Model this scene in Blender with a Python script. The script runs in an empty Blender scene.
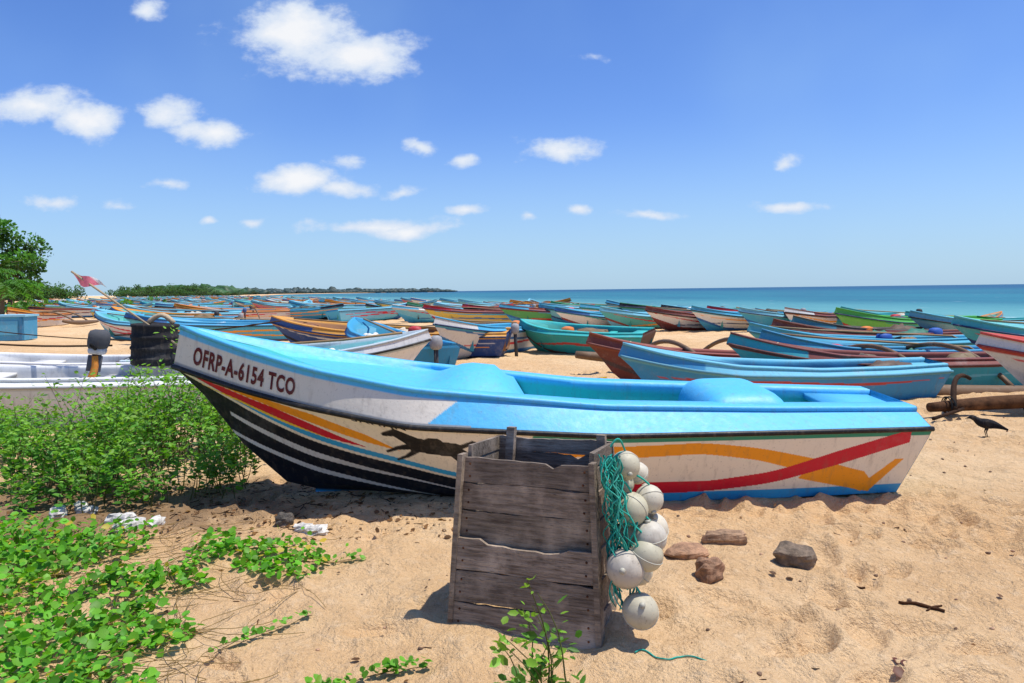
import bpy, math, random
import numpy as np
from mathutils import Vector, Matrix
random.seed(4); rng=np.random.default_rng(7)
scene=bpy.context.scene
scene.view_settings.view_transform='Standard'
scene.view_settings.look='None'
# ------------------------------------------------------------------ helpers
def sm(x): x=np.clip(x,0,1); return x*x*(3-2*x)
def smooth_interp(x,xs,ys):
    g=np.linspace(-.15,1.15,521); y=np.interp(g,xs,ys)
    lo=g<xs[0]; hi=g>xs[-1]
    y[lo]=ys[0]+(g[lo]-xs[0])*(ys[1]-ys[0])/(xs[1]-xs[0])
    y[hi]=ys[-1]+(g[hi]-xs[-1])*(ys[-1]-ys[-2])/(xs[-1]-xs[-2])
    k=np.exp(-np.linspace(-2,2,41)**2); k/=k.sum()
    ys2=np.convolve(y,k,'same'); ys2[:20]=y[:20]; ys2[-20:]=y[-20:]
    return np.interp(x,g,ys2)
def vnoise(x,y,seed=0):
    xi=np.floor(x).astype(np.int64); yi=np.floor(y).astype(np.int64); fx=x-xi; fy=y-yi
    def h(a,b):
        n=(a*374761393+b*668265263+seed*974634777)&0x7fffffff
        n=((n^(n>>13))*1274126177)&0x7fffffff
        n=n^(n>>16)
        return (n&0xffff)/65535.0
    fx=fx*fx*(3-2*fx); fy=fy*fy*(3-2*fy)
    return (h(xi,yi)*(1-fx)+h(xi+1,yi)*fx)*(1-fy)+(h(xi,yi+1)*(1-fx)+h(xi+1,yi+1)*fx)*fy
def fbm(x,y,o=4,seed=0):
    s=0;a=.5
    for i in range(o):
        s=s+a*(vnoise(x,y,seed+i)-.5); x=x*2.03+7.1; y=y*2.03-3.3; a*=.5
    return s
class MB:
    def __init__(s): s.v=[];s.f=[];s.c=[];s.n=0
    def add(s,v,f,c):
        v=np.asarray(v,float).reshape(-1,3); c=np.asarray(c,float)
        if c.ndim==1: c=np.tile(c,(len(v),1))
        s.v.append(v); s.c.append(c)
        if isinstance(f,np.ndarray): s.f.extend((f+s.n).tolist())
        else: s.f.extend([[i+s.n for i in q] for q in f])
        s.n+=len(v)
    def box(s,c,size,col,rot=None,taper=1.0,jit=0):
        v=np.array([[x,y,z] for z in(-.5,.5) for y in(-.5,.5) for x in(-.5,.5)])
        v[4:,:2]*=taper
        v=v*np.array(size)
        if jit: v=v+rng.normal(0,jit,v.shape)
        if rot is not None: v=v@np.array(Matrix.Rotation(rot[2],3,'Z')@Matrix.Rotation(rot[1],3,'Y')@Matrix.Rotation(rot[0],3,'X')).T
        s.add(v+np.array(c),[(0,2,3,1),(4,5,7,6),(0,1,5,4),(2,6,7,3),(0,4,6,2),(1,3,7,5)],col)
    def tube(s,pts,r,col,n=8,cap=True):
        pts=np.asarray(pts,float); m=len(pts); r=np.broadcast_to(np.asarray(r,float),(m,))
        tg=np.gradient(pts,axis=0); tg/=np.linalg.norm(tg,axis=1)[:,None]+1e-9
        up=np.array([0,0,1.]) if abs(tg[0,2])<.9 else np.array([1.,0,0])
        a=np.cross(tg,up); a/=np.linalg.norm(a,axis=1)[:,None]+1e-9
        b=np.cross(tg,a); th=np.linspace(0,2*np.pi,n,endpoint=False)
        V=pts[:,None]+r[:,None,None]*(np.cos(th)[None,:,None]*a[:,None]+np.sin(th)[None,:,None]*b[:,None])
        f=[]
        for i in range(m-1):
            for j in range(n):
                k=(j+1)%n; f.append((i*n+j,i*n+k,(i+1)*n+k,(i+1)*n+j))
        if cap: f.append(tuple(range(n))[::-1]); f.append(tuple((m-1)*n+j for j in range(n)))
        s.add(V.reshape(-1,3),f,col)
    def blob(s,c,rad,col,nu=16,nv=10,amp=0,freq=3,flat=None,rot=0,seed=0):
        th=np.linspace(0,2*np.pi,nu,endpoint=False); ph=np.linspace(-np.pi/2,np.pi/2,nv)
        T,Pp=np.meshgrid(th,ph); d=np.stack([np.cos(Pp)*np.cos(T),np.cos(Pp)*np.sin(T),np.sin(Pp)],-1)
        k=1+amp*2*(vnoise(d[...,0]*freq+9+seed,d[...,1]*freq+d[...,2]*freq*1.3+5,seed)-.5)
        if flat: 
            p=flat; k=k/((np.abs(d)**p).sum(-1)**(1/p))
        V=d*k[...,None]*np.array(rad)
        cr,sr=math.cos(rot),math.sin(rot); V=np.stack([V[...,0]*cr-V[...,1]*sr,V[...,0]*sr+V[...,1]*cr,V[...,2]],-1)
        f=[]
        for i in range(nv-1):
            for j in range(nu):
                kk=(j+1)%nu; f.append((i*nu+j,i*nu+kk,(i+1)*nu+kk,(i+1)*nu+j))
        s.add((V+np.array(c)).reshape(-1,3),f,col)
    def mesh(s,name,smooth=True):
        me=bpy.data.meshes.new(name); me.from_pydata(np.concatenate(s.v).tolist(),[],s.f)
        c=np.concatenate(s.c); c=np.concatenate([c,np.ones((len(c),1))],1)
        at=me.color_attributes.new('Col','FLOAT_COLOR','POINT'); at.data.foreach_set('color',c.ravel().astype(np.float32))
        if smooth: me.polygons.foreach_set('use_smooth',[True]*len(me.polygons))
        me.update(); return me
def obj(name,me,mat,loc=(0,0,0),rot=(0,0,0),parent=None,sharp=None):
    if mat and not me.materials: me.materials.append(mat)
    o=bpy.data.objects.new(name,me); scene.collection.objects.link(o); o.location=loc; o.rotation_euler=rot
    if parent: o.parent=parent
    return o
def S(r,g,b):
    f=lambda c:(c/255/12.92 if c/255<=.04045 else ((c/255+.055)/1.055)**2.4)
    return np.array([f(r),f(g),f(b)])
# ------------------------------------------------------------------ materials
class N:
    def __init__(s,name,world=False):
        if world: s.m=bpy.data.worlds.new(name)
        else: s.m=bpy.data.materials.new(name)
        s.m.use_nodes=True; s.t=s.m.node_tree; s.t.nodes.clear()
    def n(s,typ,ins=None,**kw):
        x=s.t.nodes.new(typ)
        for k,v in kw.items(): setattr(x,k,v)
        for k,v in (ins or {}).items():
            if isinstance(v,bpy.types.NodeSocket): s.t.links.new(v,x.inputs[k])
            else: x.inputs[k].default_value=v
        return x
    def ma(s,op,a,b=0,c=0,clamp=False):
        return s.n('ShaderNodeMath',{0:a,1:b,2:c},operation=op,use_clamp=clamp).outputs[0]
    def mix(s,f,a,b,bt='MIX'):
        x=s.t.nodes.new('ShaderNodeMix'); x.data_type='RGBA'; x.blend_type=bt
        for i,v in((0,f),(6,a),(7,b)):
            if isinstance(v,bpy.types.NodeSocket): s.t.links.new(v,x.inputs[i])
            else: x.inputs[i].default_value=v if i==0 else (tuple(v)+(1,))[:4]
        return x.outputs[2]
    def ramp(s,f,lo,hi):
        return s.n('ShaderNodeMapRange',{0:f,1:lo,2:hi},interpolation_type='SMOOTHSTEP').outputs[0]
    def noise(s,vec,scale,detail=4,rough=.55):
        return s.n('ShaderNodeTexNoise',{'Vector':vec,'Scale':scale,'Detail':detail,'Roughness':rough}).outputs[0]
def out(M,sh): M.n('ShaderNodeOutputMaterial',{0:sh})
def paint_mat(name,rough=.38,wear=.35,dirt=.5,bump=.15,spec=.4):
    M=N(name); tc=M.n('ShaderNodeTexCoord').outputs['Object']
    col=M.n('ShaderNodeVertexColor',layer_name='Col').outputs[0]
    n1=M.noise(tc,2.2,4,.65); n2=M.noise(tc,14,4,.7); n3=M.noise(tc,60,2,.6)
    st=M.n('ShaderNodeMapping',{0:tc,3:(9,9,1.2)}).outputs[0]; n4=M.noise(st,2.5,4,.6)
    f=M.ramp(M.ma('ADD',M.ma('MULTIPLY',n1,.6),M.ma('MULTIPLY',n2,.4)),.5,.72)
    c=M.mix(M.ma('MULTIPLY',f,wear),col,(.55,.52,.46))
    d=M.ma('MULTIPLY',M.ramp(n4,.5,.75),dirt)
    c=M.mix(d,c,(.17,.13,.09))
    sp=M.ma('MULTIPLY',M.ramp(n3,.62,.72),dirt)
    c=M.mix(sp,c,(.12,.09,.07))
    b=M.n('ShaderNodeBump',{'Strength':bump,'Distance':.02,'Height':M.ma('ADD',n2,M.ma('MULTIPLY',n1,3))}).outputs[0]
    p=M.n('ShaderNodeBsdfPrincipled',{'Base Color':c,'Roughness':M.ma('ADD',rough,M.ma('MULTIPLY',n2,.3)),'Normal':b,'Specular IOR Level':spec}).outputs[0]
    out(M,p); return M.m
m_paint=paint_mat('boat_paint',.36,.12,.26); m_paint2=paint_mat('weathered_boat_paint',.5,.22,.25)
m_float=paint_mat('float_plastic',.4,.1,.35,.1)
m_plain=paint_mat('plain_coloured',.75,.15,.3,.3,.2)
def leaf_mat():
    M=N('leaves'); col=M.n('ShaderNodeVertexColor',layer_name='Col').outputs[0]
    p=M.n('ShaderNodeBsdfPrincipled',{'Base Color':col,'Roughness':.5,'Specular IOR Level':.35}).outputs[0]
    t=M.n('ShaderNodeBsdfTranslucent',{0:M.mix(1,col,(1.6,1.6,.6),'MULTIPLY')}).outputs[0]
    out(M,M.n('ShaderNodeMixShader',{0:.35,1:p,2:t}).outputs[0]); return M.m
m_leaf=leaf_mat()
def wood_mat(name,a,b,sc=(2,25,25)):
    M=N(name); tc=M.n('ShaderNodeTexCoord').outputs['Object']
    col=M.n('ShaderNodeVertexColor',layer_name='Col').outputs[0]
    mp=M.n('ShaderNodeMapping',{0:tc,3:sc}).outputs[0]
    n1=M.noise(mp,2.5,8,.7); n2=M.noise(tc,5,5,.6); n3=M.noise(mp,9,4,.7)
    c=M.mix(M.ramp(n1,.3,.7),a,b); c=M.mix(M.ramp(n2,.45,.75),c,tuple(np.array(b)*1.5))
    c=M.mix(M.ma('MULTIPLY',M.ramp(n3,.55,.7),.7),c,tuple(np.array(a)*.3))
    c=M.mix(1,c,col,'MULTIPLY')
    bp=M.n('ShaderNodeBump',{'Strength':.7,'Distance':.008,'Height':M.ma('ADD',n1,n3)}).outputs[0]
    out(M,M.n('ShaderNodeBsdfPrincipled',{'Base Color':c,'Roughness':.85,'Normal':bp,'Specular IOR Level':.2}).outputs[0]); return M.m
m_wood=wood_mat('weathered_wood',(.11,.083,.063),(.34,.28,.22))
m_drift=wood_mat('driftwood',(.14,.095,.06),(.34,.25,.17),(3,3,3))
def rock_mat():
    M=N('rock'); tc=M.n('ShaderNodeTexCoord').outputs['Object']; col=M.n('ShaderNodeVertexColor',layer_name='Col').outputs[0]
    n=M.noise(tc,14,8,.7); c=M.mix(1,col,M.mix(M.ramp(n,.3,.7),(.5,.5,.5),(1.4,1.35,1.3)),'MULTIPLY')
    bp=M.n('ShaderNodeBump',{'Strength':.9,'Distance':.02,'Height':n}).outputs[0]
    out(M,M.n('ShaderNodeBsdfPrincipled',{'Base Color':c,'Roughness':.9,'Normal':bp}).outputs[0]); return M.m
m_rock=rock_mat()
def sand_mat():
    M=N('beach_sand'); g=M.n('ShaderNodeNewGeometry').outputs['Position']
    n1=M.noise(g,.35,4,.6); n2=M.noise(g,3,5,.65); n5=M.noise(g,11,4,.65); n3=M.noise(g,38,4,.7); n4=M.noise(g,300,2,.6)
    c=M.mix(M.ramp(n1,.35,.65),(.71,.445,.215),(.80,.55,.30))
    c=M.mix(M.ma('MULTIPLY',M.ramp(n2,.4,.7),.45),c,(.60,.365,.17))
    c=M.mix(M.ma('MULTIPLY',M.ramp(n5,.5,.72),.4),c,(.84,.63,.40))
    c=M.mix(M.ma('MULTIPLY',M.ramp(n3,.5,.75),.5),c,(.38,.22,.10))
    c=M.mix(M.ma('MULTIPLY',M.ramp(n4,.52,.70),.55),c,(.86,.70,.50))
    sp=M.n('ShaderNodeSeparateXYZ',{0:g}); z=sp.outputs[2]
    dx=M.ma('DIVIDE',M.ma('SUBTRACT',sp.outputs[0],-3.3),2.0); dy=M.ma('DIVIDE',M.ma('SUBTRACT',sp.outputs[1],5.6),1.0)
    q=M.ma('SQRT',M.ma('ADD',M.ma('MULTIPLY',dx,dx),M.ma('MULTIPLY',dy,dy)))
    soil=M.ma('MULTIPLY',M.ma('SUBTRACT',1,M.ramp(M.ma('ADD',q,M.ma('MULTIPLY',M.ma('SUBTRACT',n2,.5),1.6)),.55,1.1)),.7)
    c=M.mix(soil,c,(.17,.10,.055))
    wet=M.ma('SUBTRACT',1,M.ramp(z,-1.25,-.85)); c=M.mix(wet,c,(.25,.17,.1))
    h=M.ma('ADD',M.ma('ADD',M.ma('MULTIPLY',n2,1.2),M.ma('MULTIPLY',n5,.8)),M.ma('ADD',M.ma('MULTIPLY',n3,.5),M.ma('MULTIPLY',n4,.12)))
    bp=M.n('ShaderNodeBump',{'Strength':1.0,'Distance':.06,'Height':h}).outputs[0]
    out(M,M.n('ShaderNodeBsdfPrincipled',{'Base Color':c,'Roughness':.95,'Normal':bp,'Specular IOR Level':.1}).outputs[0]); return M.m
def sea_mat():
    M=N('sea_water'); g=M.n('ShaderNodeNewGeometry').outputs['Position']
    mp=M.n('ShaderNodeMapping',{0:g,2:(0,0,.45),3:(1,.35,1)}).outputs[0]
    n1=M.noise(mp,.5,6,.6); n2=M.noise(mp,.03,5,.6)
    sp=M.n('ShaderNodeSeparateXYZ',{0:g})
    s=M.ma('ADD',M.ma('MULTIPLY',M.ma('SUBTRACT',sp.outputs[0],31),.912),M.ma('MULTIPLY',M.ma('SUBTRACT',sp.outputs[1],45),.41))
    f=M.ramp(s,0,90); f2=M.ramp(s,60,800)
    c=M.mix(f,(.13,.36,.33),(.015,.165,.20)); c=M.mix(f2,c,(.003,.075,.15))
    c=M.mix(M.ma('MULTIPLY',M.ramp(n2,.4,.65),.4),c,(.004,.065,.12))
    bands=M.ma('ADD',M.ma('SUBTRACT',1,M.ramp(s,0,6)),M.ma('MULTIPLY',M.ma('SUBTRACT',1,M.ramp(M.ma('ABSOLUTE',M.ma('SUBTRACT',s,16)),0,3)),.8))
    foam=M.ma('MULTIPLY',M.ramp(M.ma('ADD',n1,M.ma('MULTIPLY',bands,.35)),.66,.76),.85)
    c=M.mix(foam,c,(.75,.78,.78))
    bp=M.n('ShaderNodeBump',{'Strength':.6,'Distance':.5,'Height':n1}).outputs[0]
    out(M,M.n('ShaderNodeBsdfPrincipled',{'Base Color':c,'Roughness':.4,'Normal':bp,'Specular IOR Level':.18}).outputs[0]); return M.m
# ------------------------------------------------------------------ terrain
SHY=np.array([-400,45,500,1000,1700,2400,2800,3000,3001]); SHX=np.array([231,31,-174,-330,-520,-560,-420,-215,-215.])
def inland(X,Y):
    d=(np.interp(Y,SHY,SHX)-X)*.912
    return np.where(Y>3000,-(Y-3000)-5,d)
def base_z(X,Y):
    s=inland(X,Y)
    return np.where(s>0,-1.25+1.25*sm(s/26),-1.25+np.maximum(.1*s,-3))
feet=[(rng.uniform(-3,10),rng.uniform(2.2,15),rng.uniform(0,6.3),rng.uniform(.6,1.3)) for _ in range(700)]
for (x0,y0,a,nst) in [(.9,2.6,.5,14),(3.9,3.2,2.0,12),(4.2,4.6,2.7,12),(-1.0,3.6,.2,9),(1.4,3.2,1.1,9),(2.2,5.0,-.3,8),(6,8,2.9,10),(5.5,6.6,2.2,14),(1.5,12,.1,14)]:
    for k in range(nst):
        x0+=.33*math.cos(a); y0+=.33*math.sin(a); a+=rng.normal(0,.08); sd_=.09*(1 if k%2 else -1)
        feet.append((x0-sd_*math.sin(a),y0+sd_*math.cos(a),a,rng.uniform(1.0,1.25)))
def ground_z(X,Y,fine=True):
    X=np.asarray(X,float);Y=np.asarray(Y,float)
    z=base_z(X,Y); r=np.hypot(X,Y); k=np.clip(1-r/120,0,1)
    z=z+k*(.10*fbm(X*.25,Y*.25,3,3)+.09*fbm(X*1.3,Y*1.3,3,11)+.085*fbm(X*4.2,Y*4.2,4,21))
    return z
def build_terrain():
    a=np.concatenate([np.linspace(-48,48,900),np.linspace(48,312,140)[1:-1]]); a=np.radians(90-a)
    r=np.concatenate([[.05,.5],np.geomspace(1.2,30,470),np.geomspace(30,5200,200)[1:]])
    A,R=np.meshgrid(a,r); X=R*np.cos(A); Y=R*np.sin(A); Z=ground_z(X,Y)
    sel=(R<18)
    xs=X[sel];ys=Y[sel];dz=np.zeros_like(xs)
    order=np.argsort(ys); ysrt=ys[order]
    for (fx,fy,an,sc) in feet:
        i0=np.searchsorted(ysrt,fy-.35);i1=np.searchsorted(ysrt,fy+.35); ix=order[i0:i1]
        dx=xs[ix]-fx;dy=ys[ix]-fy
        u=(dx*math.cos(an)+dy*math.sin(an))/(.13*sc); v=(-dx*math.sin(an)+dy*math.cos(an))/(.06*sc)
        q=u*u+v*v; dz[ix]+= -.038*np.exp(-q*q*.6)+.018*np.exp(-(np.sqrt(q)-1.5)**2*5)
    Z[sel]+=np.clip(dz,-.06,.045)
    na=len(a);nr=len(r); V=np.stack([X,Y,Z],-1).reshape(-1,3)
    i=np.arange(nr-1)[:,None]*na; j=np.arange(na)[None]; j2=(j+1)%na
    F=np.stack([i+j,i+j2,i+na+j2,i+na+j],-1).reshape(-1,4)
    me=bpy.data.meshes.new('beach'); me.vertices.add(len(V)); me.vertices.foreach_set('co',V.ravel().astype(np.float32))
    me.loops.add(F.size); me.loops.foreach_set('vertex_index',F.ravel().astype(np.int32))
    me.polygons.add(len(F)); me.polygons.foreach_set('loop_start',np.arange(0,F.size,4,dtype=np.int32))
    me.update(calc_edges=True); me.validate(); me.polygons.foreach_set('use_smooth',[True]*len(me.polygons))
    return obj('beach_sand_ground',me,sand_mat())
build_terrain()
b=MB(); E=60000
b.add([[-E,-E,-1.25],[E,-E,-1.25],[E,E,-1.25],[-E,E,-1.25]],[(0,1,2,3)],(0,0,0)); obj('sea',b.mesh('sea',False),sea_mat())
def gz(x,y): return float(ground_z(x,y))
# ------------------------------------------------------------------ boats
STU=[0,.08,.38,.78,1.0]; STD=[.198,.146,.09,.038,0]
def section(P):
    L=P['L']; zt=P['zr']; bt=P['b']; hbt=P['hb']; ins=P['inset']
    T=P.get('T',[0,.2,.43,.68,.81,.9,1.0])
    def fz(t): return smooth_interp(t,T,zt)
    def fb(t): return np.maximum(smooth_interp(t,T,bt),0)*np.clip((1-t)/.01,0,1)**.6
    def fh(t): return smooth_interp(t,T,hbt)
    def fi(t): return smooth_interp(t,T,ins)
    def lx(u): return L*(1-P.get('rake',1.)*np.interp(u,STU,STD))
    def side(t,v):
        x0=.2*(1-v)*P.get('transom',1); x1=lx(.02+.98*v)
        x=x0+t*(x1-x0); zc=.03+.0*t
        z=zc+(fz(t)-zc)*v
        y=fb(t)*(1-(1-v)**1.15*(P.get('f0',.2)+P.get('f1',.5)*t*t))
        return x,y,z
    def bul(t,w):
        x,y,z=side(t,np.ones_like(t))
        return x-.06*w*t**4, np.maximum(y-fi(t)*w,0), z+fh(t)*w
    return dict(side=side,bul=bul,fz=fz,fb=fb,fh=fh,lx=lx)
def build_boat(P,paint,nt=160,nv=30):
    Sx=section(P); mb=MB(); L=P['L']
    t=np.linspace(0,1,nt); rows=[];cols=[]
    CW=P.get('capw',.09)
    def cw(t): return np.interp(t,[0,.45,.66,1],[CW,CW,P.get('capwb',CW),P.get('capwb',CW)])
    def addrow(x,y,z,c):
        rows.append(np.stack([np.broadcast_to(x,t.shape),np.broadcast_to(y,t.shape),np.broadcast_to(z,t.shape)],-1)); c=np.asarray(c,float)
        cols.append(np.broadcast_to(c,(nt,3)).copy())
    x,y,z=Sx['side'](t,np.zeros(nt)); addrow(x,y*0,z*0+.0,P['bottom'])
    for v in np.linspace(0,1,nv):
        vv=np.full(nt,v); x,y,z=Sx['side'](t,vv); addrow(x,y,z,paint(t,vv))
    for w in np.linspace(0.02,1,P.get('nb',8)):
        ww=np.full(nt,w); x,y,z=Sx['bul'](t,ww); addrow(x,y,z,P['bulpaint'](t,ww))
    cap=P['cap']; cx,cy,cz=Sx['bul'](t,np.ones(nt))
    nz=np.clip((1-t)/.03,0,1)
    addrow(cx,cy+.018*nz,cz-.001,cap); addrow(cx,cy+.022*nz,cz+.022,cap); addrow(cx,cy+.008*nz,cz+.034,cap)
    iy=np.maximum(cy-cw(t),0); addrow(cx,iy,cz+.034,cap); addrow(cx,np.maximum(iy-.006,0),cz+.0,cap)
    nout=len(rows)
    fx=.05+t*(L*.86-.05); fl=P.get('floor',.2)
    addrow(cx*.3+fx*.7,np.maximum(iy-.01,0),cz*.9+.1*fl-.02,P['inner']); addrow(fx,np.maximum(iy*.85,0),fl+.05+0*t,P['inner']); addrow(fx,np.maximum(iy*.7,0),fl+0*t,P['floorcol']); addrow(fx,0*t,fl+0*t,P['floorcol'])
    R=np.array(rows);C=np.array(cols);nr=len(rows)
    i=(np.arange(nr-1)*nt)[:,None]; j=np.arange(nt-1)[None]
    F=np.stack([i+j,i+j+1,i+nt+j+1,i+nt+j],-1).reshape(-1,4)
    mb.add(R.reshape(-1,3),F,C.reshape(-1,3))
    R2=R.copy();R2[...,1]*=-1; mb.add(R2.reshape(-1,3),F[:,::-1].copy(),C.reshape(-1,3))
    E0=R[:nout,0]; E1=R2[:nout,0]; V=np.concatenate([E0,E1]); V[:,0]-=.003
    tcN=np.tile(np.array(P.get('transcol',P['cap'])),(2*nout,1))
    mb.add(V,[(k,k+1,nout+k+1,nout+k) for k in range(nout-1)],tcN)
    for sgn in(1,-1):
        x,y,z=Sx['side'](t,np.ones(nt)); pts=np.stack([x+.01*t**8,sgn*(y+.006),z],-1)[::max(1,nt//60)]
        mb.tube(pts,P.get('rr',.02),P['rail'],6)
    td0=P.get('deck',.72)
    tt=np.linspace(td0,.985,30); cx2,cy2,cz2=Sx['bul'](tt,np.ones(30)); yy=np.maximum(cy2-cw(tt)-.002,0.001)
    m=11; q=np.linspace(-1,1,m); drop=P.get('ddrop',.04)+P.get('dfall',0)*sm((tt-td0-.07)/.06)
    cr=P.get('crown',.05)*sm((tt-td0)/.03)*(1-P.get('crfall',.5)*sm((tt-td0-.06)/.08))
    Z=(cz2-drop)[:,None]+(cr*np.clip((1-tt)/.2,.2,1))[:,None]*(1-q[None]**2)
    V=np.stack([np.broadcast_to(cx2[:,None],Z.shape),yy[:,None]*q[None],Z],-1)
    front=V[0].copy(); front[:,2]=fl; front[:,0]-=P.get('dslope',.12)
    V=np.concatenate([front[None],V]); n1=len(V)
    i=(np.arange(n1-1)*m)[:,None]; j=np.arange(m-1)[None]
    mb.add(V.reshape(-1,3),np.stack([i+j,i+m+j,i+m+j+1,i+j+1],-1).reshape(-1,4),P.get('deckcol',P['cap']))
    def plate(t0,t1,dz,colr,thick=.04,fc=None):
        ts=np.array([t0,t1]); a,bb,c=Sx['bul'](ts,np.ones(2)); bb=bb-.05
        top=[[a[0],-bb[0],c[0]+dz],[a[1],-bb[1],c[1]+dz],[a[1],bb[1],c[1]+dz],[a[0],bb[0],c[0]+dz]]
        bo=[[p[0],p[1],(p[2]-thick)] for p in top]
        mb.add(top+bo,[(0,1,2,3),(7,6,5,4),(0,4,5,1),(1,5,6,2),(2,6,7,3),(3,7,4,0)],colr)
    for (t0,t1,dz,th,cc) in P.get('plates',[(.004,.09,-.03,.04,P['cap']),(.28,.33,-.1,.04,P['inner']),(.5,.55,-.1,.04,P['inner'])]):
        plate(t0,t1,dz,cc,th)
    return mb,Sx
def ribbon(X,v,xs,vs,hw):
    xs=np.array(xs);o=np.argsort(xs);c=smooth_lin(X,xs[o],np.array(vs)[o]); w=np.interp(X,xs[o],np.array(hw)[o]) if hasattr(hw,'__len__') else hw
    return (np.abs(v-c)<w)&(X>xs.min())&(X<xs.max())
def smooth_lin(X,xs,vs):
    g=np.linspace(xs[0],xs[-1],400); y=np.interp(g,xs,vs); k=np.hanning(61);k/=k.sum()
    yp=np.pad(y,30,mode='reflect',reflect_type='odd'); y=np.convolve(yp,k,'valid'); return np.interp(X,g,y)
def inpoly(X,Y,poly):
    poly=np.array(poly); r=np.zeros(np.broadcast(X,Y).shape,bool); n=len(poly);j=n-1
    for i in range(n):
        xi,yi=poly[i];xj,yj=poly[j]
        c=((yi>Y)!=(yj>Y))&(X<(xj-xi)*(Y-yi)/(yj-yi+1e-12)+xi); r^=c; j=i
    return r
def capsule(X,Y,a,b2,r0,r1):
    ax,ay=a;bx,by=b2; dx,dy=bx-ax,by-ay; h=np.clip(((X-ax)*dx+(Y-ay)*dy)/(dx*dx+dy*dy),0,1)
    return np.hypot(X-ax-h*dx,Y-ay-h*dy)<(r0+(r1-r0)*h)
CREAM=S(243,231,207)*.95; ORG=S(242,155,26); RED=S(205,22,48); NAVY=S(10,18,32); CYAN=S(50,160,210); TEAL=S(45,165,160); WHT=S(222,220,215)*.9; BLK=S(16,16,18); SKYB=S(84,182,228)
MP=dict(L=5.76,zr=[.55,.57,.59,.67,.79,.89,1.03],b=[.62,.70,.76,.68,.48,.27,0],hb=[.09,.11,.15,.235,.255,.275,.29],inset=[.22,.22,.22,.10,.03,.01,.0],
 bottom=CYAN,cap=SKYB,inner=S(60,190,180),floorcol=S(50,160,165),rail=BLK,rr=.02,deck=.535,crown=.15,ddrop=-.005,dfall=.025,crfall=1.0,dslope=.35,capw=.15,capwb=.06,nb=24,transcol=SKYB,floor=.22,
 plates=[(.004,.10,-.01,.05,SKYB),(.19,.205,.0,.12,SKYB),(.26,.27,.0,.12,SKYB)])
def main_paint(t,v):
    x0=.2*(1-v); X=3.12-(x0+t*(section_main['lx'](.02+.98*v)-x0))
    c=np.tile(CREAM,(len(t),1))
    def put(m,col): c[m]=col
    put((v<.14)&(X>-.2),CYAN)
    put((v>.90)&(v<.955)&(X>.1),S(40,140,110))
    put(ribbon(X,v,[-.3,.35,.92,1.35,1.78,2.25,2.62,2.72],[.62,.76,.77,.80,.69,.46,.2,.16],[.02,.08,.085,.08,.09,.12,.16,.0]),ORG)
    put(inpoly(X,v,[(2.15,.42),(2.62,.17),(2.86,.55),(2.93,.55),(2.68,.04),(2.1,.3)]),ORG)
    put(ribbon(X,v,[-.3,.3,.92,1.4,1.9,2.4,2.95],[.32,.24,.22,.22,.33,.60,.90],[.02,.07,.09,.08,.09,.11,.1]),RED)
    edge=smooth_lin(X,np.array([-2.7,-2.3,-2.04,-1.55,-.79,-.37,0,.4]),np.array([1.0,.86,.74,.56,.40,.28,.16,.0]))
    put((v<edge+.10)&(v>=edge+.035)&(X<.3),CYAN)
    put((v<edge)&(X<.4),NAVY)
    for off,w in((.16,.022),(.34,.018)):
        put((np.abs(v-(edge-off))<w*(1+.5*np.sin(X*3)))&(X<-.2)&(X>-2.2),WHT)
    put(ribbon(X,v,[-2.5,-2.2,-1.8,-1.4,-1.1],[.97,.90,.80,.68,.60],[.0,.045,.07,.045,0]),RED)
    put(ribbon(X,v,[-2.3,-1.9,-1.5,-1.1,-.85],[.97,.93,.85,.72,.62],[0,.035,.065,.05,0]),ORG)
    put(ribbon(X,v,[-2.45,-2.1,-1.7,-1.35],[.90,.83,.71,.62],[0,.014,.014,0]),S(240,200,60))
    sc=1.05; Y=(v*.62-.45)/sc+.44; Xs=(X+.60)/sc-.60
    for a,b2,r0,r1 in [((-.74,.455),(-.46,.435),.060,.055),((-.60,.46),(-.62,.46),.066,.066),((-.74,.47),(-.87,.53),.05,.034),((-.87,.53),(-.95,.50),.034,.016),((-.87,.54),(-.89,.585),.012,.003),
        ((-.74,.44),(-.86,.40),.030,.015),((-.86,.40),(-.93,.36),.015,.010),((-.70,.43),(-.79,.345),.028,.014),((-.79,.345),(-.86,.305),.013,.009),
        ((-.46,.43),(-.35,.385),.042,.02),((-.35,.385),(-.27,.335),.018,.010),((-.48,.42),(-.42,.345),.034,.018),((-.42,.345),(-.33,.295),.015,.009),
        ((-.42,.46),(-.34,.50),.018,.016),((-.34,.50),(-.25,.485),.016,.004)]:
        put(capsule(Xs,Y,a,b2,r0,r1),BLK)
    return c
BEI=S(226,217,202)*.92
def main_bul(t,w):
    c=np.tile(BEI,(len(t),1)); k=t+.05*w
    c[k<.66]=SKYB; c[(w>.86)]=SKYB; c[(w<.12)&(t>.6)]=S(150,150,148)
    g=(w<.1)&(t<.6); c[g]=S(40,140,180)
    return c
MP['bulpaint']=main_bul; section_main=section(MP)
mb,SM=build_boat(MP,main_paint,nt=1100,nv=110)
def hump(mb,x,z0,z1,lx,wy,col):
    nu=28; th=np.linspace(-1,1,nu); U,V=np.meshgrid(th,th)
    prof=lambda a,p:np.clip(1-np.abs(a)**p,0,1)**.5
    Z=z0+(z1-z0)*prof(U,5)*prof(V,6)
    P=np.stack([x+U*lx/2,V*wy,Z],-1).reshape(-1,3)
    i=(np.arange(nu-1)*nu)[:,None]; j=np.arange(nu-1)[None]
    mb.add(P,np.stack([i+j,i+j+1,i+nu+j+1,i+nu+j],-1).reshape(-1,4),col)
hump(mb,1.32,.45,.80,.72,.50,SKYB)
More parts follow.
